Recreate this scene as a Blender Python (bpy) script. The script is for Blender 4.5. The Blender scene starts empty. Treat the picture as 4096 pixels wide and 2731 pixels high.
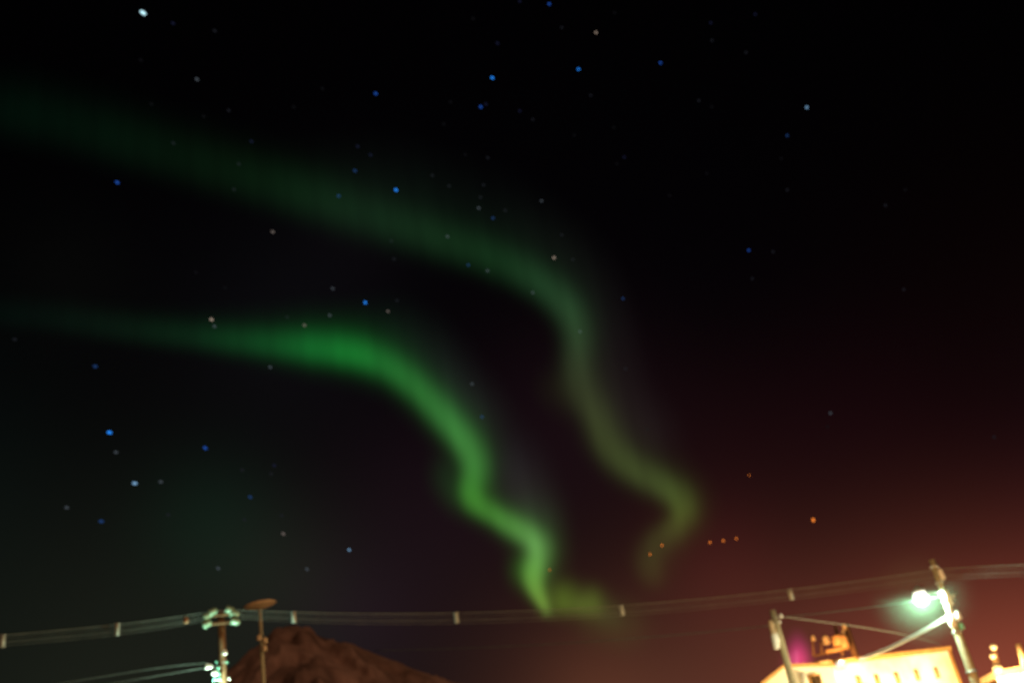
import bpy, bmesh, math, random
import numpy as np
from mathutils import Vector, Matrix

random.seed(7); np.random.seed(7)
S = bpy.context.scene
COL = S.collection

# ------------------------------------------------------------------ camera
F_PX, CX, CY = 3982.0, 2048.0, 1365.5          # 35 mm lens, in pixels of the 4096 px wide photograph
EYE = Vector((0, 0, 1.6))
_u = Vector((616 - CX, CY + 6500, -F_PX)).normalized()       # world up, seen in camera axes
_f = Vector((0, 0, -1)); _f = (_f - _u * _f.dot(_u)).normalized()
_x = _f.cross(_u).normalized()
ROT = Matrix((_x, _f, _u))                                    # camera axes -> world axes
cd = bpy.data.cameras.new('camera'); cam = bpy.data.objects.new('camera', cd); COL.objects.link(cam)
cam.matrix_world = Matrix.Translation(EYE) @ ROT.to_4x4()
cd.sensor_width = 36; cd.lens = 35; cd.clip_start = 0.05; cd.clip_end = 120000
cd.dof.use_dof = True; cd.dof.focus_distance = 1.8; cd.dof.aperture_fstop = 4.6
S.camera = cam

def ray(px, py):
    return (ROT @ Vector((px - CX, CY - py, -F_PX))).normalized()
def at(px, py, d):
    """point in the direction of a pixel at horizontal distance d"""
    r = ray(px, py); return EYE + r * (d / math.hypot(r.x, r.y))
def at_z(px, py, z):
    r = ray(px, py); return EYE + r * ((z - EYE.z) / r.z)
def on_plane(px, py, p0, n):
    r = ray(px, py); return EYE + r * ((p0 - EYE).dot(n) / r.dot(n))

# ------------------------------------------------------------------ world: a night sky
def lin(c):
    return tuple((v / 255 / 12.92) if v / 255 <= .04045 else ((v / 255 + .055) / 1.055) ** 2.4 for v in c)
W = bpy.data.worlds.new("World"); S.world = W; W.use_nodes = True
nt = W.node_tree; nt.nodes.clear()
def node(t, **k):
    n = nt.nodes.new(t)
    for a, b in k.items(): setattr(n, a, b)
    return n
out = node('ShaderNodeOutputWorld'); tc = node('ShaderNodeTexCoord')
sky = node('ShaderNodeTexSky', sky_type='NISHITA', sun_disc=False, sun_elevation=math.radians(-9), sun_rotation=math.radians(180))
bg0 = node('ShaderNodeBackground'); bg0.inputs['Strength'].default_value = 0.0005
nt.links.new(sky.outputs[0], bg0.inputs['Color'])
SKY_GAIN = 1.0; SUN_E = .62
# light domes of the town and diffuse night glow: (direction as pixel, half-width in degrees, linear colour)
LOBES = [
    ((2010, 3100), 22, (0.00259, 0.00144, 0.00310)),
    ((3750, 3100), 7, (0.25296, 0.06130, 0.03464)),
    ((560, 3100), 10, (0.01088, 0.01339, 0.00754)),
    ((2590, 3100), 7, (0.08567, 0.02942, 0.01521)),
    ((4910, 2500), 7, (0.00000, 0.00000, 0.00613)),
    ((1140, 2300), 3, (0.00424, 0.00504, 0.00319)),
    ((-600, 2100), 7, (0.00101, 0.00364, 0.00293)),
    ((2880, 1900), 5, (0.00538, 0.00114, 0.00098)),
    ((1140, 1300), 5, (0.00169, 0.00185, 0.00215)),
    ((1720, 2100), 5, (0.00517, 0.00175, 0.00292)),
    ((850, 2100), 3, (0.00054, 0.00613, 0.00298)),
    ((4040, 1300), 8, (0.00130, 0.00020, 0.00000)),
    ((4910, 3100), 7, (0.23051, 0.04121, 0.01662)),
    ((2300, 1700), 5, (0.00518, 0.00187, 0.00244)),
    ((270, 1100), 3, (0.00089, 0.00105, 0.00074)),
    ((2880, 2300), 3, (0.02202, 0.00290, 0.00238)),
    ((1430, 2500), 3, (0.00490, 0.00138, 0.00389)),
    ((1430, 900), 3, (0.00137, 0.00102, 0.00128)),
    ((4910, 1700), 7, (0.00528, 0.00204, 0.00220)),
    ((3460, 1700), 5, (0.00325, 0.00056, 0.00103)),
    ((2390, 2790), 2.6, (.0220, .0065, .0022)),
    ((4300, 2800), 5, (.0500, .0110, .0040)),
]
acc = None
for (px, py), deg, colr in LOBES:
    d = ray(px, py); k = math.log(2) / (1 - math.cos(math.radians(deg)))
    dot = node('ShaderNodeVectorMath', operation='DOT_PRODUCT'); dot.inputs[1].default_value = d
    nt.links.new(tc.outputs['Generated'], dot.inputs[0])
    sub = node('ShaderNodeMath', operation='MULTIPLY_ADD'); sub.inputs[1].default_value = k; sub.inputs[2].default_value = -k
    nt.links.new(dot.outputs['Value'], sub.inputs[0])
    ex = node('ShaderNodeMath', operation='EXPONENT'); nt.links.new(sub.outputs[0], ex.inputs[0])
    sc = node('ShaderNodeVectorMath', operation='SCALE'); sc.inputs[0].default_value = colr
    nt.links.new(ex.outputs[0], sc.inputs['Scale'])
    if acc is None: acc = sc
    else:
        ad = node('ShaderNodeVectorMath', operation='ADD')
        nt.links.new(acc.outputs[0], ad.inputs[0]); nt.links.new(sc.outputs[0], ad.inputs[1]); acc = ad
base = node('ShaderNodeVectorMath', operation='ADD'); base.inputs[1].default_value = (.00025, .00022, .00028)
nt.links.new(acc.outputs[0], base.inputs[0])
bg1 = node('ShaderNodeBackground'); bg1.inputs['Strength'].default_value = SKY_GAIN
nt.links.new(base.outputs[0], bg1.inputs['Color'])
addw = node('ShaderNodeAddShader'); nt.links.new(bg0.outputs[0], addw.inputs[0]); nt.links.new(bg1.outputs[0], addw.inputs[1])
nt.links.new(addw.outputs[0], out.inputs['Surface'])

sl = bpy.data.lights.new('sun', 'SUN'); sl.energy = SUN_E; sl.angle = math.radians(14); sl.color = (1.0, .58, .34)   # warm low light over the place
so = bpy.data.objects.new('sun', sl); COL.objects.link(so)
so.rotation_euler = Vector((-.55, 1.0, -.33)).to_track_quat('-Z', 'Y').to_euler()
S.view_settings.view_transform = 'Standard'; S.view_settings.look = 'None'
S.view_settings.exposure = 0; S.view_settings.gamma = 1
S.cycles.use_denoising = True; S.cycles.use_adaptive_sampling = False
S.cycles.transparent_max_bounces = 32; S.cycles.max_bounces = 6; S.cycles.volume_bounces = 0
S.cycles.sample_clamp_indirect = 2.0; S.cycles.sample_clamp_direct = 0
S.cycles.caustics_reflective = False; S.cycles.caustics_refractive = False

# ------------------------------------------------------------------ helpers
def tag(o, label=None, cat=None, group=None, kind=None):
    if label: o['label'] = label
    if cat: o['category'] = cat
    if group: o['group'] = group
    if kind: o['kind'] = kind
    return o
def empty(name, loc, label, cat, group=None):
    o = bpy.data.objects.new(name, None); COL.objects.link(o); o.location = loc; o.empty_display_size = .3
    return tag(o, label, cat, group)
def build(name, bm, mat, parent=None, smooth=True):
    """link a bmesh given in world coordinates as one object"""
    me = bpy.data.meshes.new(name)
    if parent is not None: bmesh.ops.translate(bm, vec=-parent_world(parent), verts=bm.verts)
    bmesh.ops.recalc_face_normals(bm, faces=bm.faces)
    bm.to_mesh(me); bm.free()
    if smooth: me.polygons.foreach_set('use_smooth', [True] * len(me.polygons))
    o = bpy.data.objects.new(name, me); COL.objects.link(o); me.materials.append(mat)
    if parent is not None: o.parent = parent
    return o
def parent_world(p):
    v = Vector(p.location)
    while p.parent: p = p.parent; v += Vector(p.location)
    return v
def tube(bm, pts, rad, seg=10, cap=True):
    """swept tube through points; rad a number or a list"""
    pts = [Vector(p) for p in pts]; n = len(pts)
    rad = [rad] * n if isinstance(rad, (int, float)) else rad
    rings = []
    for i, p in enumerate(pts):
        t = (pts[min(i + 1, n - 1)] - pts[max(i - 1, 0)]).normalized()
        a = Vector((0, 0, 1)) if abs(t.z) < .9 else Vector((1, 0, 0))
        e1 = t.cross(a).normalized(); e2 = t.cross(e1)
        rings.append([bm.verts.new(p + (e1 * math.cos(2 * math.pi * k / seg) + e2 * math.sin(2 * math.pi * k / seg)) * rad[i]) for k in range(seg)])
    for a, b in zip(rings, rings[1:]):
        for k in range(seg): bm.faces.new((a[k], a[(k + 1) % seg], b[(k + 1) % seg], b[k]))
    if cap: bm.faces.new(rings[0]); bm.faces.new(rings[-1][::-1])
    return bm
def lathe(bm, c, prof, seg=16, axis=Vector((0, 0, 1))):
    """prof: (radius, height) pairs around an axis through c"""
    pts = [Vector(c) + axis * h for r, h in prof]
    a = Vector((0, 0, 1)) if abs(axis.z) < .9 else Vector((1, 0, 0))
    e1 = axis.cross(a).normalized(); e2 = axis.cross(e1); rings = []
    for (r, h), p in zip(prof, pts):
        rings.append([bm.verts.new(p + (e1 * math.cos(2 * math.pi * k / seg) + e2 * math.sin(2 * math.pi * k / seg)) * max(r, 1e-4)) for k in range(seg)])
    for a_, b_ in zip(rings, rings[1:]):
        for k in range(seg): bm.faces.new((a_[k], a_[(k + 1) % seg], b_[(k + 1) % seg], b_[k]))
    bm.faces.new(rings[0]); bm.faces.new(rings[-1][::-1])
    return bm
def ball(bm, c, r, sub=2):
    g = bmesh.ops.create_icosphere(bm, subdivisions=sub, radius=r); bmesh.ops.translate(bm, vec=Vector(c), verts=g['verts']); return bm
def box(bm, c, half, ex=None, bevel=0):
    """box centred at c, half sizes along ex, ey, z"""
    ex = (ex or Vector((1, 0, 0))).normalized(); ez = Vector((0, 0, 1)); ey = ez.cross(ex)
    v = [bm.verts.new(Vector(c) + ex * half[0] * i + ey * half[1] * j + ez * half[2] * k) for i in (-1, 1) for j in (-1, 1) for k in (-1, 1)]
    fs = [bm.faces.new([v[q] for q in f]) for f in ((0, 1, 3, 2), (4, 6, 7, 5), (0, 4, 5, 1), (2, 3, 7, 6), (0, 2, 6, 4), (1, 5, 7, 3))]
    if bevel:
        es = list({e for f in fs for e in f.edges})
        bmesh.ops.bevel(bm, geom=es, offset=bevel, segments=2, affect='EDGES')
    return bm
def prism(bm, poly, depth):
    """front polygon (world points) extruded by the vector depth"""
    a = [bm.verts.new(p) for p in poly]; b = [bm.verts.new(p + depth) for p in poly]; n = len(poly)
    bm.faces.new(a); bm.faces.new(b[::-1])
    for i in range(n): bm.faces.new((a[i], b[i], b[(i + 1) % n], a[(i + 1) % n]))
    return bm

MATS = {}
def mat(name, col, rough=.6, metal=0, noise=.15, scale=6, bump=.0, col2=None):
    if name in MATS: return MATS[name]
    m = bpy.data.materials.new(name); m.use_nodes = True; t = m.node_tree; b = t.nodes['Principled BSDF']
    b.inputs['Roughness'].default_value = rough; b.inputs['Metallic'].default_value = metal
    n = t.nodes.new('ShaderNodeTexNoise'); n.inputs['Scale'].default_value = scale; n.inputs['Detail'].default_value = 6
    o = t.nodes.new('ShaderNodeTexCoord'); t.links.new(o.outputs['Object'], n.inputs['Vector'])
    r = t.nodes.new('ShaderNodeValToRGB'); c2 = col2 or tuple(c * (1 - 2 * noise) for c in col)
    r.color_ramp.elements[0].color = (*c2, 1); r.color_ramp.elements[1].color = (*col, 1)
    r.color_ramp.elements[0].position = .35; r.color_ramp.elements[1].position = .65
    t.links.new(n.outputs['Fac'], r.inputs['Fac']); t.links.new(r.outputs['Color'], b.inputs['Base Color'])
    if bump:
        u = t.nodes.new('ShaderNodeBump'); u.inputs['Strength'].default_value = bump
        t.links.new(n.outputs['Fac'], u.inputs['Height']); t.links.new(u.outputs[0], b.inputs['Normal'])
    MATS[name] = m; return m
def glow(name, col, strength=1.0, sampling='NONE'):
    if name in MATS: return MATS[name]
    m = bpy.data.materials.new(name); m.use_nodes = True; t = m.node_tree; t.nodes.clear()
    e = t.nodes.new('ShaderNodeEmission'); e.inputs['Color'].default_value = (*col, 1); e.inputs['Strength'].default_value = strength
    o = t.nodes.new('ShaderNodeOutputMaterial'); t.links.new(e.outputs[0], o.inputs['Surface'])
    m.cycles.emission_sampling = sampling
    MATS[name] = m; return m
def frosted(name, col, strength):
    if name in MATS: return MATS[name]
    m = glow(name, col, strength); t = m.node_tree; e = t.nodes['Emission']; o = t.nodes['Material Output']
    tr = t.nodes.new('ShaderNodeBsdfTransparent'); tr.inputs['Color'].default_value = (.9, .9, .9, 1)
    ad = t.nodes.new('ShaderNodeAddShader'); t.links.new(e.outputs[0], ad.inputs[0]); t.links.new(tr.outputs[0], ad.inputs[1]); t.links.new(ad.outputs[0], o.inputs['Surface'])
    return m
def lamp_light(loc, watts, col, size=.12, parent=None, name='lamp_light'):
    l = bpy.data.lights.new(name, 'POINT'); l.energy = watts; l.color = col; l.shadow_soft_size = size
    o = bpy.data.objects.new(name, l); COL.objects.link(o); o.location = Vector(loc) - (parent_world(parent) if parent else Vector())
    if parent: o.parent = parent
    return o

wood = mat('weathered_wood', (.17, .085, .035), .85, scale=14, noise=.25, bump=.3)
concrete = mat('concrete', (.34, .30, .19), .85, scale=9, noise=.12, bump=.15)
steel = mat('galvanised_steel', (.42, .43, .42), .45, .6, scale=12)
porcelain = mat('white_porcelain', (.75, .76, .72), .2, scale=5, noise=.04)
cable = mat('grey_cable', (.15, .175, .15), .6, scale=3)
wall_cream = mat('cream_render', (.74, .68, .52), .8, scale=.9, noise=.06, bump=.1)
wall_white = mat('white_panels', (.82, .79, .72), .7, scale=.8, col2=(.74, .60, .34), bump=.05)  # yellow patches in the colour imitate uneven overexposure of the lit wall
trim = mat('orange_trim_and_fringe', (.62, .30, .08), .6, scale=5)  # orange also carries the glow fringe along the building's edges
rust = mat('rusty_steel', (.38, .20, .10), .7, .1, scale=10, noise=.2)
dark = mat('dark_glass', (.10, .06, .03), .25, scale=2)

SODIUM = (1.0, .50, .16)
WARM = (1.0, .70, .30)
MERC = (.62, 1.0, .74)

# ------------------------------------------------------------------ ground and mountain
bm = bmesh.new(); N = 48
gx = [(-1 + 2 * i / N) for i in range(N + 1)]
vv = [[bm.verts.new((1500 * x * abs(x), 1500 * y * abs(y), -.02 + .25 * math.sin(9 * x) * math.sin(7 * y) * min(1, max(0, math.hypot(x, y) - .2)))) for x in gx] for y in gx]
for i in range(N):
    for j in range(N): bm.faces.new((vv[i][j], vv[i][j + 1], vv[i + 1][j + 1], vv[i + 1][j]))
ground = build('ground', bm, mat('snowy_ground', (.40, .38, .36), .9, scale=.6, col2=(.12, .11, .11), bump=.3)); tag(ground, 'dark snowy ground', None, kind='structure')

def mountain():
    D = 340.0
    sky_line = [(300, 3050), (560, 2920), (760, 2800), (870, 2712), (960, 2640), (1040, 2572), (1090, 2528), (1140, 2503), (1180, 2499), (1225, 2515),
                (1280, 2544), (1330, 2562), (1400, 2572), (1470, 2600), (1560, 2636), (1650, 2672), (1750, 2706), (1850, 2736), (2000, 2790), (2300, 2880), (2700, 2960)]
    xs = np.linspace(320, 2680, 150); ys = np.interp(xs, [p[0] for p in sky_line], [p[1] for p in sky_line])
    rows = 90; bm = bmesh.new(); g = []
    def ridge(x, t):
        """push towards the viewer (m) : spurs running down the face"""
        h = 0
        h += 95 * math.exp(-((x - (1190 + 330 * t)) / 55) ** 2) * min(1, t * 5)
        h -= 80 * math.exp(-((x - (1180 + 520 * max(t - .06, 0) )) / 60) ** 2) * min(1, t * 4) * .8
        h += 85 * math.exp(-((x - (1245 - 60 * t)) / (60 + 160 * t)) ** 2) * max(0, min(1, (t - .22) * 5))
        h += 45 * math.exp(-((x - (1330 + 700 * t)) / 80) ** 2) * min(1, t * 5)
        h += 30 * math.exp(-((x - (1080 - 250 * t)) / 70) ** 2) * min(1, t * 5)
        return h
    from mathutils import noise as NZ
    for i, (x, y) in enumerate(zip(xs, ys)):
        top = at(x, y, D); r = Vector((top.x, top.y, 0)).normalized(); col = []
        for j in range(rows + 1):
            t = j / rows
            z = top.z * (1 - t) - 3 * t
            p = Vector((top.x, top.y, 0)) - r * (150 * t ** .9 + .26 * ridge(x, t) * (1 - t * .5))
            nz = NZ.fractal(Vector((x / 60, t * 14, 3)), 1.0, 2.0, 5)
            p -= r * nz * 3.2 * min(1, t * 12); p.z = z + (nz * 2 if j else 0)
            col.append(bm.verts.new(p))
        col2 = bm.verts.new(Vector((top.x, top.y, 0)) + r * 140 - Vector((0, 0, 3)))
        g.append((col, col2))
    for (a, a2), (b, b2) in zip(g, g[1:]):
        for j in range(rows): bm.faces.new((a[j], b[j], b[j + 1], a[j + 1]))
        bm.faces.new((a2, b2, b[0], a[0]))
    o = build('mountain', bm, mat('rocky_slope', (.42, .25, .19), .95, scale=.06, col2=(.22, .12, .085), bump=.3))
    tag(o, 'brown mountain peak lit by warm town light', None, kind='structure')
mountain()
# ------------------------------------------------------------------ poles and their fittings
PD = 30.0
def pole_from(px, py, dist, r0=.11, r1=.16, name='pole', material=None, parent=None, stretch=0):
    top = at(px, py, dist); bm = bmesh.new()
    tube(bm, [Vector((top.x, top.y, top.z * (1 - k / 8))) for k in range(9)], [r0 + (r1 - r0) * k / 8 for k in range(9)], 16)
    return top, build(name, bm, material or concrete, parent)
INS = [(.02, -.09), (.045, -.08), (.085, -.06), (.05, -.035), (.08, -.01), (.05, .01), (.07, .035), (.045, .06), (.03, .09)]
def insulator(px, py, dist, parent, s=1.0, name='insulator', axis=Vector((0, 0, 1)), m=None):
    bm = bmesh.new(); lathe(bm, at(px, py, dist), [(r * s, h * s) for r, h in INS], 14, axis)
    return build(name, bm, m or porcelain, parent)

# --- right lamp pole
LPD = 29.0
def lamp_pole():
    top = at(3727, 2238, LPD); base = Vector((top.x, top.y, 0))
    P = empty('utility_pole', base, 'tall concrete pole at the right that carries the lit green-white street lamp', 'pole')
    bm = bmesh.new()
    tube(bm, [Vector((top.x, top.y, top.z * (1 - k / 8))) for k in range(9)], [.075 + .085 * k / 8 for k in range(9)], 16)
    build('pole_shaft', bm, concrete, P)
    side = ray(3900, 2400).cross(Vector((0, 0, 1))).normalized()       # to the viewer's right
    def w(px, py, dd=-.15): return at(px, py, LPD + dd)
    # stand-off post insulators near the top
    for (x, y) in ((3762, 2286), (3770, 2304)): insulator(x, y, LPD - .1, P, 1.0)
    # bracket clamp, cross-arm stub and junction box by the lamp
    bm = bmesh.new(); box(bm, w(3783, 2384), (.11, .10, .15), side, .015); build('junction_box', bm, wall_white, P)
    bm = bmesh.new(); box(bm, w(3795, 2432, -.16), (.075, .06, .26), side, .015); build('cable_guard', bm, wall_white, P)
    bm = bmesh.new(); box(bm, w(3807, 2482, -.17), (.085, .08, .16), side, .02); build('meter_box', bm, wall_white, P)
    bm = bmesh.new(); tube(bm, [w(3790, 2392), w(3808, 2382), w(3826, 2366)], [.045, .07, .035], 10); build('bracket', bm, steel, P)
    insulator(3804, 2408, LPD - .1, P, .9)
    bm = bmesh.new(); tube(bm, [w(3800, 2425), w(3815, 2440), w(3829, 2452)], .018, 8); tube(bm, [w(3812, 2470), w(3830, 2486), w(3844, 2496)], .018, 8)
    build('insulator_bracket', bm, steel, P)
    insulator(3830, 2460, LPD - .15, P, 1.35); insulator(3846, 2502, LPD - .15, P, 1.0, m=mat('green_glass', (.2, .55, .42), .15, scale=4))
    for z in (.18, .6, 1.1, 1.9, 2.9):
        bm = bmesh.new(); lathe(bm, base + Vector((0, 0, top.z - z)), [(.10 + z * .009, -.03), (.115 + z * .009, -.02), (.115 + z * .009, .02), (.10 + z * .009, .03)], 16)
        build('steel_band', bm, steel, P)
    # lamp
    c = at(3683, 2388, LPD - .35)
    global LAMP_AT; LAMP_AT = c.copy()
    L = empty('street_lamp', c, 'round street lamp glowing greenish white on an arched arm', 'street lamp')
    bm = bmesh.new(); a = w(3778, 2390)
    arm = [a, w(3768, 2374), w(3752, 2367, -.2), w(3730, 2366, -.25), w(3708, 2374, -.3)]
    tube(bm, arm, .028, 10); build('lamp_arm', bm, steel, L)
    bm = bmesh.new(); lathe(bm, c + Vector((0, 0, .02)), [(.17, .13), (.165, .16), (.12, .21), (.07, .25), (.05, .28)], 24); build('lamp_shade', bm, steel, L)
    bm = bmesh.new(); ball(bm, c - Vector((0, 0, .02)), .21, 3)
    g = build('lamp_globe', bm, frosted('mercury_lamp_glass', (.95, 1.0, .94), .8), L)
    bm = bmesh.new(); lathe(bm, c, [(.19, -.005), (.195, .005), (.12, .05), (.04, .08)], 24); build('light_baffle', bm, steel, L)  # unseen disc added inside the globe to stop light going up
    lamp_light(c - Vector((0, 0, .04)), LAMP_W, MERC, .03, L)
LAMP_W = 1100
lamp_pole()

# --- twisted service cable from the lamp pole down behind the big building
def service_cable():
    a, b = at(3797, 2462, LPD - .1), at(3270, 2672, 50.0)
    n = 60; pts = [a.lerp(b, i / n) - Vector((0, 0, .25 * 4 * (i / n) * (1 - i / n))) for i in range(n + 1)]
    bm = bmesh.new(); tube(bm, pts, .030, 8)
    o = build('carrier_cable', bm, cable); tag(o, 'thick wrapped cable sloping from the lamp pole down to the bright building', 'cable')
    wr = bmesh.new(); m = 1100; hp = []
    for i in range(m + 1):
        t = i / m; p = a.lerp(b, t) - Vector((0, 0, t * (1 - t)))
        d = (b - a).normalized(); e1 = d.cross(Vector((0, 0, 1))).normalized(); e2 = d.cross(e1); an = t * 2 * math.pi * 90
        hp.append(p + (e1 * math.cos(an) + e2 * math.sin(an)) * .042)
    tube(wr, hp, .016, 5)
    build('spiral_wrap', wr, porcelain, o)
service_cable()

# --- sodium lamps standing low between the camera and the poles, below the frame
def low_street_light(x, y, h, watts, label, col=SODIUM):
    E = empty('street_light', Vector((x, y, 0)), label, 'street light')
    bm = bmesh.new(); tube(bm, [Vector((x, y, 0)), Vector((x, y, h - .12))], [.05, .035], 10); build('post', bm, steel, E)
    bm = bmesh.new(); lathe(bm, Vector((x, y, h + .16)), [(.2, -.03), (.21, 0), (.12, .06), (.03, .09)], 16); build('lamp_shade', bm, steel, E)
    lamp_light(Vector((x, y, h)), watts, col, .10, E)
_g = at(3350, 3200, 20); low_street_light(_g.x, _g.y, 2.7, 3000, 'low sodium street light in front of the pale middle pole')
_g = at(4350, 3200, 18); low_street_light(_g.x, _g.y, 2.4, 1500, 'low sodium street light just past the right border of the view')

# --- left pole
LFD = 27.0
def left_pole():
    top = at(884, 2447, LFD); base = Vector((top.x, top.y, 0))
    P = empty('utility_pole', base, 'brown wooden pole with pale insulators either side of its top, left of the mountain', 'pole')
    bm = bmesh.new(); tube(bm, [Vector((top.x, top.y, top.z * (1 - k / 8))) for k in range(9)], [.09 + .03 * k / 8 for k in range(9)], 16)
    build('pole_shaft', bm, wood, P)
    arm = bmesh.new(); s = ray(1400, 2450) - ray(400, 2520); s.z = 0; s.normalize()
    for py in (2458, 2490):
        c = at(884, py, LFD - .16); box(arm, c, (.42, .035, .04), s, .008)
    build('crossarm', arm, wood, P)
    ax = (s + Vector((0, 0, .45))).normalized(); ax2 = (s - Vector((0, 0, .35))).normalized()
    for (x, y, a) in ((852, 2445, ax), (831, 2463, ax), (828, 2494, ax), (920, 2438, ax2), (938, 2453, ax2), (941, 2484, ax2)):
        insulator(x, y, LFD - .2, P, 1.35, axis=a, m=mat('pale_green_porcelain', (.26, .42, .30), .25, scale=4))
    insulator(744, 2479, LFD - .2, P, .9, m=rust)
    bm = bmesh.new(); lathe(bm, base + Vector((0, 0, top.z)), [(.12, -.02), (.13, .0), (.09, .04), (.02, .06)], 16); build('pole_cap', bm, steel, P)
    # fittings low on the pole close to the lamp under the frame edge
    for (x, y, x2) in ((900, 2607, 888), (831, 2664, 884), (873, 2668, 888), (908, 2646, 890), (864, 2696, 886), (856, 2716, 886), (877, 2716, 888)):
        br = bmesh.new(); tube(br, [at(x, y, LFD - .22), at(x2, y + 2, LFD - .1)], .012, 6)
        build('fitting_bracket', br, steel, P)
    for (x, y, s_, m) in ((900, 2607, .75, 0), (829, 2664, .75, 0), (842, 2663, .6, 0), (873, 2668, .45, 1), (866, 2645, .35, 1), (908, 2646, .4, 1),
                          (862, 2690, .75, 0), (852, 2690, .5, 0), (874, 2692, .5, 1), (856, 2716, .5, 1), (878, 2713, .5, 1), (917, 2713, .35, 0)):
        insulator(x, y, LFD - .25, P, s_, m=mat('green_glass', (.2, .55, .42), .15) if m else porcelain)
    c = at(872, 2790, LFD - .55)
    L = empty('street_lamp', c, 'street lamp hanging on the brown wooden pole just under its low fittings', 'street lamp')
    bm = bmesh.new(); tube(bm, [at(886, 2800, LFD - .1), at(882, 2786, LFD - .3), at(876, 2784, LFD - .5)], .025, 8); build('lamp_arm', bm, steel, L)
    bm = bmesh.new(); ball(bm, c, .12, 3); build('lamp_globe', bm, MATS['mercury_lamp_glass'], L)
    lamp_light(c, 600, MERC, .06, L)
left_pole()

# --- lamp post with saucer head
def saucer_post():
    D = 33.0; c = at(1039, 2418, D); base = Vector((c.x, c.y, 0))
    P = empty('lamp_post', base, 'slim post topped by an orange saucer-shaped lamp head in front of the mountain', 'lamp post')
    bm = bmesh.new(); tube(bm, [base, Vector((c.x, c.y, c.z * .6)), c - Vector((0, 0, .03))], [.09, .07, .055], 14); build('post', bm, concrete, P)
    n = Vector((0.03, -.35, 1)).normalized()
    bm = bmesh.new(); lathe(bm, c, [(.05, -.10), (.30, -.075), (.50, -.01), (.52, .01), (.40, .05), (.16, .10), (.04, .12)], 32, (Vector((0, 0, 1)) + ray(1039, 2418).cross(Vector((0, 0, 1))) * -.09).normalized())
    build('lamp_shade', bm, mat('orange_enamel', (.42, .27, .16), .5, scale=4), P)
    for (x, y) in ((1036, 2549), (1060, 2559), (1058, 2590)):
        insulator(x, y, D - .15, P, 1.1, m=mat('tan_ceramic', (.55, .40, .24), .35, scale=4))
saucer_post()

# --- middle pole with stack of bright step fittings
MPD = 34.0
def middle_pole():
    top = at(3090, 2440, MPD); base = Vector((top.x, top.y, 0))
    P = empty('utility_pole', base, 'pale pole with a column of bright round fittings in front of the low annex', 'pole')
    bm = bmesh.new(); tube(bm, [Vector((top.x, top.y, top.z * (1 - k / 8))) for k in range(9)], [.10 + .04 * k / 8 for k in range(9)], 16); build('pole_shaft', bm, concrete, P)
    for i, (x, y, s_) in enumerate(((3084, 2492, .7), (3087, 2507, .7), (3093, 2524, .85), (3099, 2545, 1.05), (3101, 2555, 1.0), (3103, 2568, .9), (3103, 2580, .8))):
        insulator(x, y, MPD - .25, P, s_ * 1.7, m=None if i > 2 else mat('tan_ceramic', (.5, .4, .3)))
    rod = bmesh.new(); tube(rod, [at(3083, 2488, MPD - .22), at(3104, 2586, MPD - .22)], .010, 8); build('fitting_rod', rod, rust, P)
    insulator(3124, 2462, MPD - .1, P, .8); insulator(3119, 2486, MPD - .1, P, .55)
    bm = bmesh.new(); tube(bm, [at(3092, 2470, MPD - .1), at(3124, 2464, MPD - .1)], .014, 6); tube(bm, [at(3096, 2490, MPD - .1), at(3119, 2487, MPD - .1)], .014, 6); build('insulator_bracket', bm, steel, P)
middle_pole()

# ------------------------------------------------------------------ overhead wires
def catenary(a, b, sag, n=24): return [a.lerp(b, i / n) - Vector((0, 0, sag * 4 * (i / n) * (1 - i / n))) for i in range(n + 1)]
def wire(pts, r, label, group=None, name='power_line'):
    bm = bmesh.new(); tube(bm, pts, r, 6); o = build(name, bm, cable); tag(o, label, 'wire', group); return o
def pixel_wire(pp, r, label, group=None, m=None):
    """pp: (px, py, distance) stations; smooth interpolation between them"""
    k = np.linspace(0, 1, len(pp)); t = np.linspace(0, 1, 40)
    cf = [np.interp(t, k, [p[i] for p in pp]) for i in range(3)]
    if len(pp) > 2:
        deg = min(3, len(pp) - 1); x = cf[0]; cf[1] = np.polyval(np.polyfit([p[0] for p in pp], [p[1] for p in pp], deg), x)
    o = wire([at(x, y, d) for x, y, d in zip(*cf)], r, label, group)
    if m: o.data.materials[0] = m
    return o
ORD = ['topmost', 'second from top', 'third from top', 'lowest']
for i, off in enumerate((-20, -7, 7, 20)):
    R = (.008, .0035, .0065, .0035)[i]
    g = 'wires strung from pole to pole'
    pixel_wire([(930, 2452 + off * .8, LFD), (1175, 2468 + off, LFD + .2), (1825, 2470 + off, 28.5), (2487, 2441 + off, 29), (3162, 2377 + off, 29), (3765, 2295 + off, LPD)], R,
               f'{ORD[i]} of the four wires between the brown pole and the lamp pole', g)
    pixel_wire([(-700, 2640 + off, 25), (10, 2560 + off, 26), (468, 2517 + off, LFD - .3), (835, 2462 + off * .8, LFD)], R,
               f'{ORD[i]} of the four wires leaving the brown pole towards the dark edge', g)
    pixel_wire([(3765, 2295 + off, LPD), (4096, 2280 + off * 1.1, 28.5), (4700, 2285 + off * 1.2, 27.5)], R,
               f'{ORD[i]} of the four wires running on beyond the lamp pole', g)
pixel_wire([(3795, 2380, LPD), (3500, 2425, 31), (3128, 2466, MPD)], .012, 'thin wire from the lamp pole to the pale middle pole')
pixel_wire([(3128, 2464, MPD), (3400, 2500, 37), (3650, 2545, 42), (3760, 2575, 44)], .012, 'thin wire from the middle pole sinking behind the bright building')
pixel_wire([(3085, 2500, MPD), (2800, 2530, 36), (2400, 2560, 38), (1900, 2590, 42), (1500, 2600, 46)], .012, 'faint low wire running from the middle pole towards the mountain')
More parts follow.
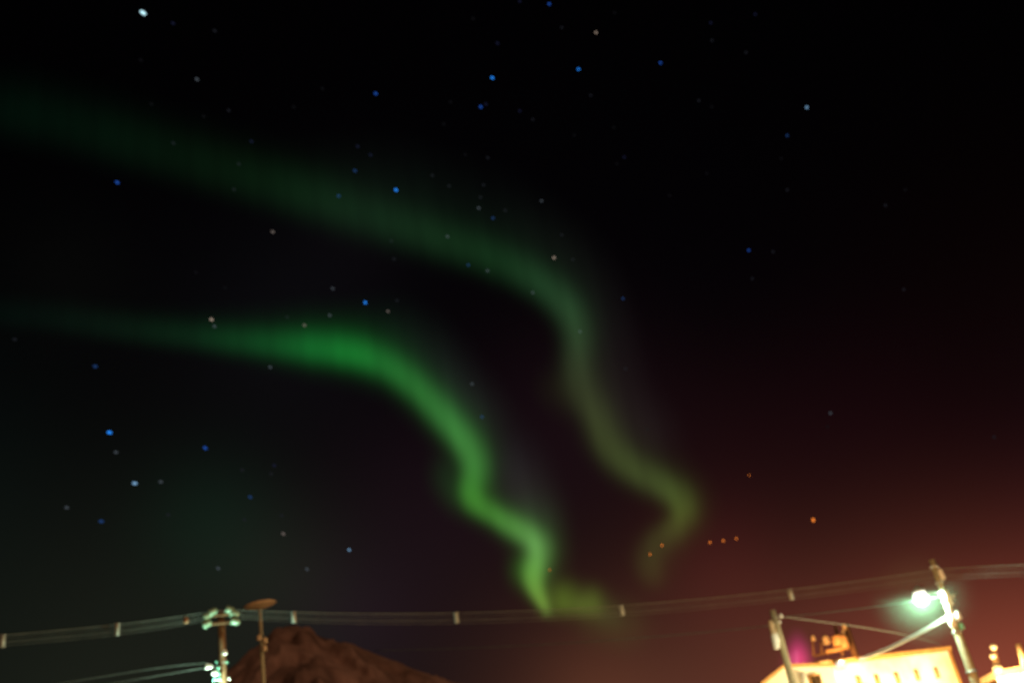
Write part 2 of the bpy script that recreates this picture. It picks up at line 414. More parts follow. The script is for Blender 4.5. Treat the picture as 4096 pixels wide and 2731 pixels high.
pixel_wire([(-200, 2760, 24), (250, 2730, 25), (500, 2690, 26), (826, 2650, LFD)], .007, 'upper slack cable from the glowing fittings of the brown pole', 'slack cables', mat('dark_cable', (.05, .065, .055), .7, scale=3))
pixel_wire([(100, 2790, 24), (400, 2740, 25.5), (826, 2668, LFD)], .007, 'lower slack cable from the glowing fittings of the brown pole', 'slack cables', mat('dark_cable', (.05, .065, .055), .7, scale=3))
def spacer(x, y, d, label, h=.15, w=.04):
    c = at(x, y, d); bm = bmesh.new(); s = ray(x, y).cross(Vector((0, 0, 1)))
    box(bm, c, (w, .03, h), s, .012)
    for k in (-.8, -.25, .3, .85): tube(bm, [c + Vector((0, 0, h * k)) - s * .07, c + Vector((0, 0, h * k)) + s * .07], .022, 8)
    o = build('cable_spacer', bm, mat('grey_plastic', (.36, .38, .33), .5, scale=6)); tag(o, label, 'cable spacer', 'pale spacers clamped across the wires')
SP = [(10, 2562, 26, 'pale spacer on the wires farthest out beyond the brown pole'), (468, 2516, LFD - .4, 'pale spacer on the wires between the dark edge and the brown pole'),
      (1175, 2467, LFD + .1, 'pale spacer above the mountain peak'), (1825, 2469, 28.4, 'pale spacer on the wires between the mountain and the aurora foot'),
      (2487, 2440, 28.9, 'pale spacer just beyond the foot of the bright aurora'), (3162, 2376, 28.9, 'pale spacer above the pale middle pole')]
for x, y, d, l in SP: spacer(x, y, d, l)
# ------------------------------------------------------------------ buildings
def main_building():
    B = at(3788, 2590, 44.0); H = B.z; A = at_z(3300, 2648, H); A = A + (A - B) * .04
    along = (B - A); along.z = 0; L = along.length; along.normalize(); back = Vector((0, 0, 1)).cross(along).normalized()
    if back.dot(ray(3500, 2600)) < 0: back = -back
    P = empty('building', Vector((A.x, A.y, 0)), 'large pale flat-roofed building blazing under sodium floodlight', 'building')
    fz = [Vector((A.x, A.y, 0)), Vector((B.x, B.y, 0)), Vector((B.x, B.y, H - .12)), Vector((A.x, A.y, H - .12))]
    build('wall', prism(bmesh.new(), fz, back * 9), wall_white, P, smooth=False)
    r = [Vector((A.x, A.y, H - .12)) - along * .1 - back * .12, Vector((B.x, B.y, H - .12)) + along * .1 - back * .12]
    build('roof', prism(bmesh.new(), [r[0], r[1], r[1] + Vector((0, 0, .16)), r[0] + Vector((0, 0, .16))], back * 9.24), trim, P, smooth=False)  # roof edge coloured orange to imitate the glow fringe
    n = back
    cb = bmesh.new(); tube(cb, [Vector((B.x, B.y, 0)) - back * .03 + along * .03, Vector((B.x, B.y, H - .125)) - back * .03 + along * .03], .07, 10); build('corner_pipe', cb, trim, P)
    for k, (x, y) in enumerate(((3434, 2724), (3507, 2719), (3586, 2710), (3665, 2699), (3744, 2690))):
        c = on_plane(x, y, A, n) - back * .05
        bm = bmesh.new(); box(bm, c, (.075, .06, .20), along, .02); f = build('vent', bm, trim, P)
        bm = bmesh.new()
        for q in range(5): box(bm, c + Vector((0, 0, -.14 + q * .07)) - back * .065, (.055, .012, .012), along)
        build('louvre', bm, rust, f)
    c = on_plane(3322, 2700, A, n) - back * .07; bm = bmesh.new(); tube(bm, [c + Vector((0, 0, .55)), Vector((c.x, c.y, .1))], .06, 10); build('downpipe', bm, trim, P)
    # wall lamp at the corner
    c = on_plane(3345, 2663, A, n) - back * .25
    LL = empty('wall_lamp', c, 'white wall lamp at the near roof corner of the bright building', 'lamp')
    bm = bmesh.new(); box(bm, c, (.16, .09, .08), along, .03); build('lamp_glass', bm, glow('white_lamp_glass', (1, .93, .84), 1.1), LL)
    bm = bmesh.new(); box(bm, c + Vector((0, 0, .115)), (.18, .12, .03), along, .01); box(bm, c + back * .13, (.05, .10, .04), along); build('lamp_housing', bm, steel, LL)
    lamp_light(c - back * .2, 60, (1, .85, .6), .08, LL)
    # floodlights on short posts in front, below the frame
    for k, (x, pw, dz, col_) in enumerate(((3400, 1300, 2.2, WARM), (3600, 4600, 2.4, (1, .78, .42)), (3780, 1300, 2.2, WARM))):
        g = on_plane(x, 2900, A, n) - back * 5.0
        c = Vector((g.x, g.y, dz))
        E = empty('floodlight', Vector((g.x, g.y, 0)), f'sodium floodlight on a short post {["before the downpipe", "before the middle", "before the far corner"][k]} of the bright building', 'floodlight')
        bm = bmesh.new(); tube(bm, [Vector((g.x, g.y, 0)), c - Vector((0, 0, .15))], .04, 8); build('post', bm, steel, E)
        bm = bmesh.new(); box(bm, c - back * .12, (.2, .06, .14), along, .02); build('lamp_housing', bm, steel, E)
        lamp_light(c, pw, col_, .15, E)
    return A, B, along, back
A_, B_, ALONG, BACK = main_building()

def annex():
    D = 37.0; p0 = at(3230, 2655, D); n = BACK
    dv = ray(3052, 2700); dv.z = 0; dv.normalize(); dv = (dv + BACK.cross(Vector((0, 0, 1))) * 0).normalized()
    P = empty('annex', Vector((p0.x, p0.y, 0)), 'low cream annex with one sloping shoulder behind the pale pole', 'building')
    o = lambda x, y: on_plane(x, y, p0, n)
    a, b, c = o(3052, 2731), o(3131, 2656), o(3324, 2652)
    a0 = o(3040, 2745); g0 = Vector((a0.x, a0.y, 0)); g1 = Vector((c.x, c.y, 0))
    build('wall', prism(bmesh.new(), [g0, g1, c - Vector((0, 0, .1)), b - Vector((0, 0, .1)), a0], dv * 5), wall_cream, P, smooth=False)
    t = .09; up = Vector((0, 0, t))
    build('roof', prism(bmesh.new(), [a0 - n * .1, b - n * .1 - up, c - n * .1 - up, c - n * .1, b - n * .1, a0 - n * .1 + up * 1.3], dv * 5.1), trim, P, smooth=False)
    w1, w2 = o(3232, 2702), o(3272, 2702); cen = (w1 + w2) / 2 - Vector((0, 0, .5))
    bm = bmesh.new(); box(bm, cen - n * .02, (.20, .04, .5), ALONG, .01); f = build('window', bm, dark, P)
    bm = bmesh.new()
    for dx in (-.22, .22): box(bm, cen - n * .06 + ALONG * dx, (.025, .03, .54), ALONG)
    box(bm, cen - n * .06 + Vector((0, 0, .53)), (.19, .03, .025), ALONG); build('window_frame', bm, trim, f)
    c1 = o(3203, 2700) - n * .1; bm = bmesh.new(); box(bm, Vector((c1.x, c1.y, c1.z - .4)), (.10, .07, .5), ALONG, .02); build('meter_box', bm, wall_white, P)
    g = o(3190, 2900) - n * 4; cc = Vector((g.x, g.y, 2.0))
    E = empty('floodlight', Vector((g.x, g.y, 0)), 'sodium floodlight on a short post before the low cream annex', 'floodlight')
    bm = bmesh.new(); tube(bm, [Vector((g.x, g.y, 0)), cc - Vector((0, 0, .15))], .04, 8); build('post', bm, steel, E)
    bm = bmesh.new(); box(bm, cc - n * .12, (.2, .06, .14), ALONG, .02); build('lamp_housing', bm, steel, E)
    lamp_light(cc, 420, WARM, .15, E)
annex()

def transformer_pole():
    D = 60.0
    top = at(3382, 2492, D); base = Vector((top.x, top.y, 0)); s = ray(3380, 2600).cross(Vector((0, 0, 1))).normalized()
    P = empty('transformer_pole', base, 'rusty pole with transformer boxes and railed platform rising behind the bright building', 'pole')
    w = lambda x, y, d=0: at(x, y, D + d)
    bm = bmesh.new(); tube(bm, [base, top], [.24, .17], 12); build('pole_shaft', bm, rust, P)
    bm = bmesh.new(); tube(bm, [w(3340, 2502, .5), w(3372, 2620, .5)], .10, 8); build('pole_strut', bm, rust, P)
    for x, y, a, b in ((3354, 2560, .34, .28), (3376, 2566, .26, .34)):
        bm = bmesh.new(); lathe(bm, w(x, y, -.5), [(a * .8, -b), (a, -b * .85), (a, b * .8), (a * .7, b), (.1, b * 1.15)], 18); build('transformer', bm, mat('orange_steel', (.75, .42, .18), .5, scale=5), P)
    bm = bmesh.new(); box(bm, w(3350, 2597, -.4), (.62, .3, .10), s, .02); build('platform', bm, MATS['orange_steel'], P)
    bm = bmesh.new()
    for (x0, y0, x1, y1) in ((3252, 2622, 3400, 2590), (3250, 2545, 3254, 2622), (3283, 2560, 3288, 2616), (3260, 2648, 3330, 2640)): tube(bm, [w(x0, y0, -.3), w(x1, y1, -.3)], .06, 8)
    build('platform_rail', bm, mat('dark_rusty_steel', (.17, .08, .035), .8, scale=9), P)
    for x, y, q in ((3252, 2550, 1.8), (3304, 2558, 3.0), (3372, 2530, 1.8), (3377, 2505, 1.8)): insulator(x, y, D - .4, P, q, m=mat('tan_ceramic', (.5, .4, .3)))
    lamp_light(w(3325, 2700, -4), 1900, SODIUM, .3, P)
transformer_pole()

def right_house():
    D = 40.0; a = at(3968, 2686, D); H = a.z; b = at_z(4300, 2622, H)
    al = b - a; al.z = 0; al.normalize(); n = Vector((0, 0, 1)).cross(al).normalized()
    if n.dot(ray(4000, 2600)) < 0: n = -n
    P = empty('house', Vector((a.x, a.y, 0)), 'low yellow-lit house with ribbed eaves at the far right corner', 'building')
    build('wall', prism(bmesh.new(), [Vector((a.x, a.y, 0)), Vector((b.x, b.y, 0)), Vector((b.x, b.y, H - .5)), Vector((a.x, a.y, H - .5))], n * 6), wall_cream, P, smooth=False)
    q = [a - n * .25, b - n * .25]; dn = Vector((0, 0, 1))
    build('roof', prism(bmesh.new(), [q[0] - dn * .2, q[1] - dn * .2, q[1], q[0]], n * 6.5), mat('orange_steel', (.7, .4, .2)), P, smooth=False)
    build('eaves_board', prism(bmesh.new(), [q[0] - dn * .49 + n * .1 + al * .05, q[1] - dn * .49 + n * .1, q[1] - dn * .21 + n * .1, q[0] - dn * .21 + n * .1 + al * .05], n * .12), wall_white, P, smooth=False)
    for k in range(6):
        bm = bmesh.new(); c = a + al * (.25 + k * .55) - dn * .25 - n * .2; ball(bm, c, .07, 2)
        build('eaves_bulb', bm, porcelain, P)
    # stack pipe with two cowls
    w = lambda x, y, d=0: at(x, y, D + d)
    Q = empty('vent_stack', w(3992, 2690), 'tapering vent stack with two round cowls on the low house roof', 'vent stack')
    bm = bmesh.new(); tube(bm, [w(3996, 2692), w(3987, 2655), w(3980, 2620), w(3975, 2592)], [.15, .12, .08, .06], 12); build('stack_pipe', bm, mat('orange_steel', (.7, .4, .2)), Q)
    bm = bmesh.new(); ball(bm, w(3973, 2586, -.1), .12, 2); build('cowl', bm, MATS['tan_ceramic'], Q)
    bm = bmesh.new(); ball(bm, w(3971, 2622, -.2), .11, 2); build('cowl', bm, MATS['tan_ceramic'], Q)
    bm = bmesh.new(); ball(bm, w(3990, 2672, -.3), .17, 2); build('stack_collar', bm, MATS['tan_ceramic'], Q)
    t = w(4073, 2574); bt = w(4099, 2668)
    bm = bmesh.new(); tube(bm, [bt, t], [.10, .09], 10); o = build('mast', bm, MATS['orange_steel']); tag(o, 'bare orange mast beside the vent stack on the low house roof', 'mast')
    g = (a + al * 2.2) - n * 3; cc = Vector((g.x, g.y, 2.6))
    E = empty('floodlight', Vector((g.x, g.y, 0)), 'sodium floodlight on a short post before the low house', 'floodlight')
    bm = bmesh.new(); tube(bm, [Vector((g.x, g.y, 0)), cc - Vector((0, 0, .15))], .04, 8); build('post', bm, steel, E)
    bm = bmesh.new(); box(bm, cc - n * .12, (.2, .06, .14), al, .02); build('lamp_housing', bm, steel, E)
    lamp_light(cc, 300, SODIUM, .15, E)
right_house()
# ------------------------------------------------------------------ aurora
def soft_body(name, strokes, dist, thick, label, cat, step=16, cut=.00035, kind=None, bounds=None, rays=0, gain=(1, 1, 1)):
    """A luminous body with real thickness: a closed shell whose depth follows its brightness; both faces glow and let the sky behind through.
       strokes: lists of stations (px, py, sigma px, r, g, b in linear light) laid along curves across the sky."""
    blobs = []
    for st in strokes:
        st = np.array(st, float); n = len(st); 
        if n == 1: blobs.append(np.array([*st[0], 1.0])[None]); continue
        # Catmull-Rom through the stations
        P = np.vstack([2 * st[0] - st[1], st, 2 * st[-1] - st[-2]]); seg = []
        for i in range(n - 1):
            L = np.hypot(*(st[i + 1, :2] - st[i, :2])); m = max(3, int(L / (.35 * min(st[i, 2], st[i + 1, 2]))))
            t = (np.arange(m) / m)[:, None]; p0, p1, p2, p3 = P[i:i + 4]
            q = .5 * ((2 * p1) + (-p0 + p2) * t + (2 * p0 - 5 * p1 + 4 * p2 - p3) * t ** 2 + (-p0 + 3 * p1 - 3 * p2 + p3) * t ** 3)
            q[:, 2:] = np.maximum(p1[2:] * (1 - t) + p2[2:] * t, 0)
            seg.append(q)
        q = np.vstack(seg + [st[-1:]]); gr = np.gradient(q[:, :2], axis=0); d = np.hypot(*gr.T)
        if not rays or n < 8: blobs.append(np.hstack([q, (d / (q[:, 2] * 2.5066))[:, None]])); continue
        nr = np.stack([-gr[:, 1], gr[:, 0]], 1) / (d[:, None] + 1e-6)       # towards the sharper lower side
        for off, ws, wa in ((.38, .54, .42), (-.34, .60, .42), (-.45, 1.1, .17)):
            k = q.copy(); k[:, :2] += nr * q[:, 2:3] * off; k[:, 2] *= ws; k[:, 3:6] *= wa
            blobs.append(np.hstack([k, (d / (k[:, 2] * 2.5066))[:, None]]))
    B = np.vstack(blobs)
    ext = 3.2 * B[:, 2].max()
    x0, x1, y0, y1 = bounds or (B[:, 0].min() - ext, B[:, 0].max() + ext, B[:, 1].min() - ext, B[:, 1].max() + ext)
    xs = np.arange(x0, x1 + step, step); ys = np.arange(y0, y1 + step, step)
    X, Y = np.meshgrid(xs, ys); C = np.zeros((*X.shape, 3))
    for b in B:
        C += (np.exp(-((X - b[0]) ** 2 + (Y - b[1]) ** 2) / (2 * b[2] ** 2)) * b[6])[..., None] * b[3:6]
    if rays:
        an = (X - 616) / (Y + 6500) * 8000                                   # rays fan out from the zenith
        rf = sum(a_ * np.sin(an / w_ + p_ + .6 * np.sin(Y / 310 + p_)) for a_, w_, p_ in ((.5, 31, 1), (.6, 17.3, 2.2), (.4, 9.7, .4), (.7, 73, 4)))
        C *= (1 + rays * rf)[..., None]
        C *= np.array(gain)
    lum = C.max(axis=2); C = np.maximum(C - cut * C / (lum[..., None] + 1e-9), 0); C[lum < cut] = 0
    keep = lum > cut; mx = lum.max(); verts = []; cols = []; idx = {}
    faces = []
    def vid(i, j, s):
        k = (i, j, s)
        if k not in idx:
            idx[k] = len(verts); r = ray(X[i, j], Y[i, j])
            dd = dist + s * thick * max(0, (lum[i, j] - cut)) / mx
            verts.append(tuple(EYE + r * dd)); cols.append((*(C[i, j] * .5), 1))
        return idx[k]
    H, Wd = X.shape
    cell = keep[:-1, :-1] | keep[1:, :-1] | keep[:-1, 1:] | keep[1:, 1:]
    for i in range(H - 1):
        for j in range(Wd - 1):
            if cell[i, j]:
                for s in (-1, 1):
                    q = [vid(i, j, s), vid(i, j + 1, s), vid(i + 1, j + 1, s), vid(i + 1, j, s)]
                    faces.append(q if s > 0 else q[::-1])
    me = bpy.data.meshes.new(name); me.from_pydata(verts, [], faces)
    a = me.color_attributes.new('glow', 'FLOAT_COLOR', 'POINT'); a.data.foreach_set('color', np.array(cols, dtype=np.float32).ravel())
    me.polygons.foreach_set('use_smooth', [True] * len(me.polygons))
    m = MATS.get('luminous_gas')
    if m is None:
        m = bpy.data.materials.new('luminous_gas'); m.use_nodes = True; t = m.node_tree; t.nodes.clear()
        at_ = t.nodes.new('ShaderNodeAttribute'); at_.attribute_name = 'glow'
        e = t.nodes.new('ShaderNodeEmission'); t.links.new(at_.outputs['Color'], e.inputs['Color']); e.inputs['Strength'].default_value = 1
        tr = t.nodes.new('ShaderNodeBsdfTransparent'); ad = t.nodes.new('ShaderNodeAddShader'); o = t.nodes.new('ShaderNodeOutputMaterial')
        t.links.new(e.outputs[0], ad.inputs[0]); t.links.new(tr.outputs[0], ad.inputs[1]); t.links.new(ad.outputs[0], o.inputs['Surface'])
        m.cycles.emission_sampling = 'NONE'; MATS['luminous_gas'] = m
    me.materials.append(m); o = bpy.data.objects.new(name, me); COL.objects.link(o)
    tag(o, label, cat, kind=kind); return o

# stations: px, py, sigma, r, g, b
bright = [[(-150, 1250, 60, .0000, .0016, .0012), (150, 1265, 60, .0004, .0030, .0020), (480, 1310, 55, .0012, .0060, .0030), (800, 1345, 52, .0015, .0150, .0050), (1050, 1370, 55, .0022, .0450, .0100),
           (1270, 1390, 62, .0040, .110, .0190), (1420, 1410, 62, .0060, .150, .0220), (1560, 1465, 58, .0110, .120, .0210), (1680, 1560, 54, .0180, .125, .0230), (1790, 1680, 54, .0300, .160, .0330),
           (1870, 1780, 54, .0400, .180, .0370), (1905, 1870, 50, .0380, .175, .0330), (1885, 1950, 48, .0350, .175, .0220), (1890, 2000, 44, .035, .165, .018), (1980, 2060, 40, .0390, .160, .0220),
           (2080, 2120, 46, .0700, .220, .0450), (2155, 2170, 48, .1050, .270, .0750), (2150, 2240, 46, .1080, .280, .0650), (2130, 2300, 40, .1150, .280, .0500), (2140, 2350, 32, .1200, .27, .0420),
           (2170, 2410, 24, .1200, .2200, .035), (2192, 2455, 20, .050, .090, .018)],
          [(1500, 1330, 90, .0012, .008, .003), (1700, 1420, 85, .0035, .006, .005), (1830, 1570, 75, .006, .008, .008), (1950, 1700, 70, .006, .009, .008)],
          [(1800, 1850, 45, .002, .012, .003), (1785, 1920, 42, .002, .013, .003), (1850, 2010, 40, .003, .015, .003)],
          [(2020, 1780, 75, .0040, .0050, .0060), (2060, 1880, 72, .0090, .0090, .0110), (2110, 2000, 68, .0130, .0150, .0130), (2170, 2100, 55, .014, .030, .014)],
          [(2105, 2240, 38, .008, .05, .006), (2100, 2300, 36, .012, .07, .004)],
          [(2252, 2382, 40, .036, .066, .006)], [(2360, 2398, 36, .030, .050, .006)], [(2225, 2425, 26, .03, .05, .005), (2300, 2425, 26, .026, .042, .006), (2400, 2440, 26, .018, .028, .004)], [(2440, 2452, 36, .006, .010, .003)], [(2390, 2470, 60, .006, .010, .002)],
          [(2500, 2500, 60, .006, .010, .002)]]
soft_body('aurora', bright, 9000, 900, 'bright green aurora ribbon winding down to the wires', 'aurora', rays=.06, gain=(1.1, 1.22, 1.0))
dim = [[(-200, 420, 120, .0002, .0036, .0020), (100, 450, 115, .0005, .0048, .0024), (500, 560, 105, .0012, .0066, .0028), (900, 680, 95, .0018, .0080, .0026), (1200, 770, 88, .0028, .0150, .0046),
        (1500, 870, 82, .0042, .0200, .0070), (1750, 950, 74, .0052, .0220, .0072), (2000, 1040, 68, .0060, .0300, .0090), (2180, 1140, 62, .0120, .0430, .0160), (2280, 1240, 58, .0220, .0620, .0240),
        (2315, 1360, 56, .0250, .0520, .0210), (2310, 1460, 58, .0280, .0420, .0170), (2330, 1560, 66, .0300, .0400, .0150), (2390, 1660, 60, .0340, .0450, .0140), (2430, 1770, 62, .0380, .0520, .0140),
        (2520, 1865, 58, .0420, .0620, .0150), (2640, 1935, 54, .0460, .0720, .0170), (2720, 1990, 54, .0560, .0900, .0170), (2745, 2050, 50, .0560, .0820, .0130), (2690, 2120, 50, .0380, .0500, .0100), (2610, 2190, 58, .0230, .0280, .0070), (2600, 2270, 55, .0240, .0290, .0060), (2625, 2330, 44, .0090, .0110, .0020)],
       [(2200, 1520, 50, .003, .004, .001), (2250, 1600, 55, .005, .006, .001)],
       [(1400, 700, 130, .0010, .0025, .0014), (1900, 850, 120, .0015, .0028, .0020), (2250, 1020, 90, .0030, .0040, .0030), (2420, 1250, 70, .003, .003, .003), (2480, 1600, 80, .006, .005, .005), (2620, 1780, 80, .008, .007, .007)]]
soft_body('aurora', dim, 9800, 900, 'dimmer olive-green aurora ribbon arching above the bright one', 'aurora', rays=.07, gain=(.9, 1.02, .9))

# magenta glow behind the annex roof: light put into the emission of an added body
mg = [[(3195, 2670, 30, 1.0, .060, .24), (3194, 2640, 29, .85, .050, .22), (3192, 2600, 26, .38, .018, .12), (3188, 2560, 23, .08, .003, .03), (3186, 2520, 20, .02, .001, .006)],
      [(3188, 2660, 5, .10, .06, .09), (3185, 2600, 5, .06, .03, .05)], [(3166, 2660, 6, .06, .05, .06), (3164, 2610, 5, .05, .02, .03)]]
soft_body('magenta_glow', mg, 62, 2.0, 'magenta glow rising behind the cream annex roof', 'magenta_glow', step=4, cut=.004, kind='stuff')

# ------------------------------------------------------------------ stars
def star_mat(c, k):
    n = f'star_{k}'; return glow(n, c, 1.0)
TONES = {  # displayed disc colour (sRGB), star-light dilution by the soft focus is undone below
    'white': (165, 205, 215), 'blue': (30, 115, 210), 'midblue': (22, 58, 128), 'dimblue': (20, 42, 78), 'paleblue': (95, 130, 160),
    'tan': (125, 110, 98), 'dimtan': (80, 72, 68), 'grey': (50, 55, 60), 'faint': (19, 20, 24), 'faintblue': (16, 18, 34), 'ghost': (10, 10, 12)}
STAR_D = 30000.0
NAMED = [
 (572, 52, 'white', 1.5, 'brightest white star, alone near the top edge above everything'),
 (2197, 17, 'midblue', 1, 'blue star at the very top edge, above the pair of bright blue stars'),
 (2384, 131, 'tan', .9, 'dull tan star high up between two blue stars'),
 (1969, 312, 'blue', 1, 'vivid blue star high up, lower left of the other vivid blue star'),
 (2314, 278, 'blue', .95, 'vivid blue star high up, farthest right of the vivid ones'),
 (2642, 252, 'midblue', .95, 'violet-blue star high up where the sky turns empty'),
 (1503, 375, 'midblue', 1, 'medium blue star high above the upper aurora ribbon'),
 (1923, 428, 'midblue', 1, 'medium blue star touching a faint one below the vivid blue star'),
 (788, 318, 'grey', 1.05, 'lone grey star in the upper left above the dim aurora ribbon'),
 (469, 730, 'midblue', 1.05, 'medium blue star under the dim aurora near the left edge'),
 (1355, 784, 'dimblue', 1, 'teal star inside the dim aurora ribbon'),
 (1584, 760, 'blue', 1.05, 'vivid blue star on the upper rim of the dim aurora ribbon'),
 (2216, 1031, 'tan', 1.0, 'bright cream star just above the bend of the dim aurora ribbon'),
 (1461, 1210, 'blue', 1.0, 'vivid blue star between the two aurora ribbons'),
 (846, 1278, 'tan', 1.05, 'cream star on the upper rim of the bright aurora ribbon'),
 (1218, 1301, 'dimtan', 1.0, 'dull tan star inside the upper rim of the bright aurora'),
 (1091, 927, 'dimtan', 1.0, 'dull tan star in the dark gap between the aurora ribbons'),
 (1552, 1245, 'dimtan', .9, 'very dull tan star lower right of the vivid blue one between the ribbons'),
 (381, 1465, 'dimblue', 1.1, 'dark blue star under the faint end of the bright aurora'),
 (438, 1729, 'blue', 1.2, 'vivid blue star at the lower left, largest of the low ones'),
 (821, 1791, 'midblue', 1.1, 'medium blue star right of the large low vivid blue one'),
 (539, 1932, 'paleblue', 1.2, 'pale blue-grey star low on the left above the smudge of green'),
 (405, 2084, 'dimblue', 1.2, 'slate blue star low at the left side'),
 (1397, 2198, 'paleblue', .8, 'small slate star alone above the mountain'),
 (1133, 2134, 'dimtan', 1.0, 'pinkish grey star above the saucer lamp post'),
 (2492, 1194, 'dimblue', .9, 'dark blue star just right of the bend of the dim aurora'),
 (2995, 1001, 'midblue', .85, 'deep blue star alone in the empty right-hand sky'),
 (3227, 430, 'paleblue', .95, 'pale cyan star high in the right-hand sky'),
 (3149, 543, 'dimblue', .9, 'dark blue star just below the pale cyan one'),
 (1928, 1667, 'dimblue', .95, 'teal star at the right rim of the bright aurora'),
 (1873, 1060, 'dimblue', .9, 'teal grey star at the lower rim of the dim aurora'),
 (1950, 1083, 'grey', .95, 'grey star at the lower rim of the dim aurora beside the teal one'),
 (1888, 1535, 'grey', .95, 'grey star in the haze right of the bright aurora'),
 (1915, 832, 'grey', .95, 'grey star above the dim aurora, upper left of the cream one'),
 (1972, 872, 'dimblue', .95, 'teal star above the dim aurora, below a grey one'),
 (2166, 804, 'grey', .9, 'grey star above the bend of the dim aurora'),
 (1331, 1154, 'grey', .95, 'grey star upper left of the vivid blue one between the ribbons'),
 (1420, 683, 'dimblue', 1, 'dark blue star just above the dim aurora ribbon'),
 (1001, 1987, 'dimblue', 1.05, 'dark slate star low above the lamp posts'),
 (1097, 1861, 'faintblue', 1, 'faint indigo star low in the dark gap left of the bright aurora'),
 (2843, 92, 'faintblue', .9, 'faint indigo star by the top edge, near another just like it to its right'),
 (3021, 58, 'faintblue', .9, 'faint indigo star at the top edge, the farthest right up there'),
]
FAINT = [(692, 94, 'faintblue'), (859, 124), (563, 241, 'ghost'), (606, 417, 'ghost'), (915, 442), (1175, 429, 'ghost'), (694, 573), (1006, 566, 'faintblue'), (955, 656), (936, 758), (815, 466, 'ghost'),
 (1290, 355, 'ghost'), (2079, 6, 'faintblue'), (2247, 111), (1990, 174, 'faintblue'), (1944, 417, 'faintblue'), (2079, 444, 'faintblue'), (2131, 478), (2363, 382), (1802, 409, 'ghost'), (1775, 497, 'ghost'), (1892, 75, 'ghost'),
 (1431, 586, 'faintblue'), (1482, 620, 'faintblue'), (1729, 702), (1861, 619, 'ghost'), (1951, 631), (1934, 740), (1922, 789), (2497, 629, 'faintblue'), (2467, 656, 'ghost'), (2297, 541, 'ghost'), (2455, 511, 'ghost'), (2458, 52, 'ghost'),
 (2678, 782, 'ghost'), (2021, 842), (1796, 744), (2848, 163), (2984, 211), (2795, 403), (2847, 428, 'ghost'), (3125, 635, 'ghost'), (2827, 694, 'ghost'), (3149, 760), (3621, 760, 'ghost'), (3542, 822), (858, 1305, 'grey'), (1319, 1261, 'grey'),
 (1149, 1268), (59, 1357), (1081, 1468, 'grey'), (464, 1808, 'grey'), (784, 1089, 'ghost'), (900, 1151, 'ghost'), (1576, 1036), (1588, 1202), (2131, 1170, 'grey'), (2320, 1326, 'grey'), (2502, 1474), (2247, 940), (1790, 946, 'grey'),
 (2291, 1038), (1565, 964), (3092, 1007), (3615, 1158), (3322, 1652, 'grey'), (3976, 1747), (3009, 1114), (643, 1926, 'grey'), (267, 2029, 'grey'), (673, 2058), (969, 1879), (1127, 2061), (1228, 2275, 'grey'), (873, 2272, 'grey'), (1085, 1894), (978, 2078), (2590, 2015 - 300, 'ghost'), (3310, 1705, 'ghost')]
def star_mesh(tone):
    n = f'star_{tone}'
    if n in bpy.data.meshes: return bpy.data.meshes[n]
    bm = bmesh.new(); bmesh.ops.create_icosphere(bm, subdivisions=3, radius=1.0); me = bpy.data.meshes.new(n); bm.to_mesh(me); bm.free()
    c = lin(TONES[tone]); me.materials.append(glow('starlight_' + tone, tuple(v * 1.8 * HAZE_GAIN for v in c)))
    return me
HAZE_GAIN = 1.0
def star(x, y, tone, size, label, group):
    o = bpy.data.objects.new('star', star_mesh(tone)); COL.objects.link(o)
    r = ray(x, y); o.location = EYE + r * STAR_D
    px = STAR_D / F_PX
    o.rotation_euler = (ROT.to_4x4()).to_euler()
    k = 1 + .55 * min(1, math.hypot(x - CX, y - CY) / 2000) * (x < CX)
    o.scale = (5.2 * k * size * px, 4.2 * size * px, 4.2 * size * px)
    o.rotation_euler = (ROT @ Matrix.Rotation(math.radians(-35 + 25 * (x < 700 and y > 900) - 30 * (x > 2900)), 3, 'Z')).to_euler()
    tag(o, label, 'star', group)
for x, y, t, s, l in NAMED: star(x, y, t, s, l, 'stars')
for f in FAINT: star(f[0], f[1], f[2] if len(f) > 2 else 'faint', .95, 'faint star barely visible in the dark sky', 'faint stars')

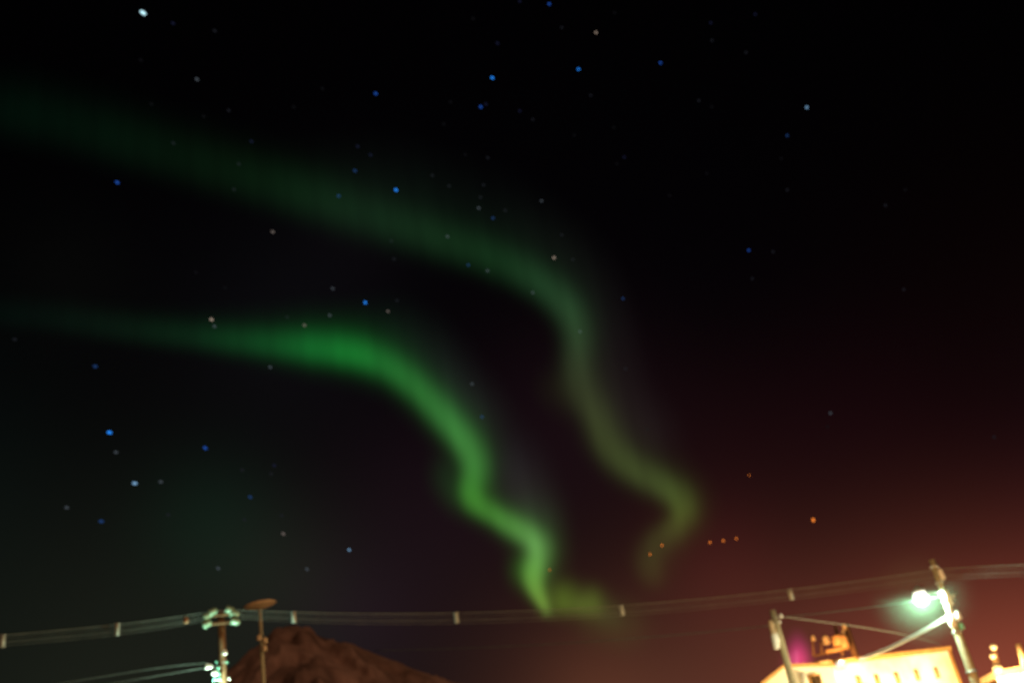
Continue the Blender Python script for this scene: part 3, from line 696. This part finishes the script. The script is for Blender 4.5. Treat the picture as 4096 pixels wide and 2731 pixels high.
# small orange lights
for (x, y, s, l) in ((3253, 2079, 1.5, 'largest orange point of light, above the lamp and wires'), (2648, 2180, .85, 'orange point of light at the tail of the dim aurora'),
                     (2600, 2216, .8, 'dull orange point of light lower left of the one at the aurora tail'), (2840, 2168, .95, 'orange point of light, first of the three in a row'),
                     (2893, 2161, .95, 'orange point of light in the middle of the row of three'), (2945, 2153, .85, 'orange point of light, last and dullest of the row of three'),
                     (2199, 2278, .6, 'tiny orange point of light on the rim of the bright aurora'), (2997, 1900, .6, 'tiny orange point of light, the highest of them')):
    bm = bmesh.new(); c = at(x, y, 900.0); ball(bm, Vector((0, 0, 0)), 1, 2)
    o = build('spark', bm, glow('orange_spark', tuple(v * 2.6 for v in lin((190, 100, 35)))))
    o.location = c; k = 900 / F_PX; o.scale = (3.0 * s * k, 3.0 * s * k, 5.2 * s * k); tag(o, l, 'light', 'small orange lights hanging in the sky')

# ------------------------------------------------------------------ halo of the street lamp: added scattering ball imitating lens glow
def lamp_halo():
    c = LAMP_AT; R = 1.6; bm = bmesh.new(); ball(bm, c, R, 4); o = build('lamp_halo', bm, None)
    o.data.transform(Matrix.Translation(-c)); o.location = c
    m = bpy.data.materials.new('halo_volume'); m.use_nodes = True; t = m.node_tree; t.nodes.clear()
    tx = t.nodes.new('ShaderNodeTexCoord'); ln = t.nodes.new('ShaderNodeVectorMath'); ln.operation = 'LENGTH'
    t.links.new(tx.outputs['Object'], ln.inputs[0])
    mr = t.nodes.new('ShaderNodeMapRange'); mr.interpolation_type = 'SMOOTHERSTEP'
    mr.inputs['From Min'].default_value = .2; mr.inputs['From Max'].default_value = R * .98; mr.inputs['To Min'].default_value = HALO_DENSITY; mr.inputs['To Max'].default_value = 0
    t.links.new(ln.outputs['Value'], mr.inputs['Value'])
    v = t.nodes.new('ShaderNodeVolumePrincipled'); v.inputs['Color'].default_value = (.62, .97, .68, 1)
    t.links.new(mr.outputs[0], v.inputs['Density']); u = t.nodes.new('ShaderNodeOutputMaterial'); t.links.new(v.outputs[0], u.inputs['Volume'])
    o.data.materials.clear(); o.data.materials.append(m); tag(o, 'faint green halo added round the street lamp', None, kind='stuff')
HALO_DENSITY = .030
lamp_halo()
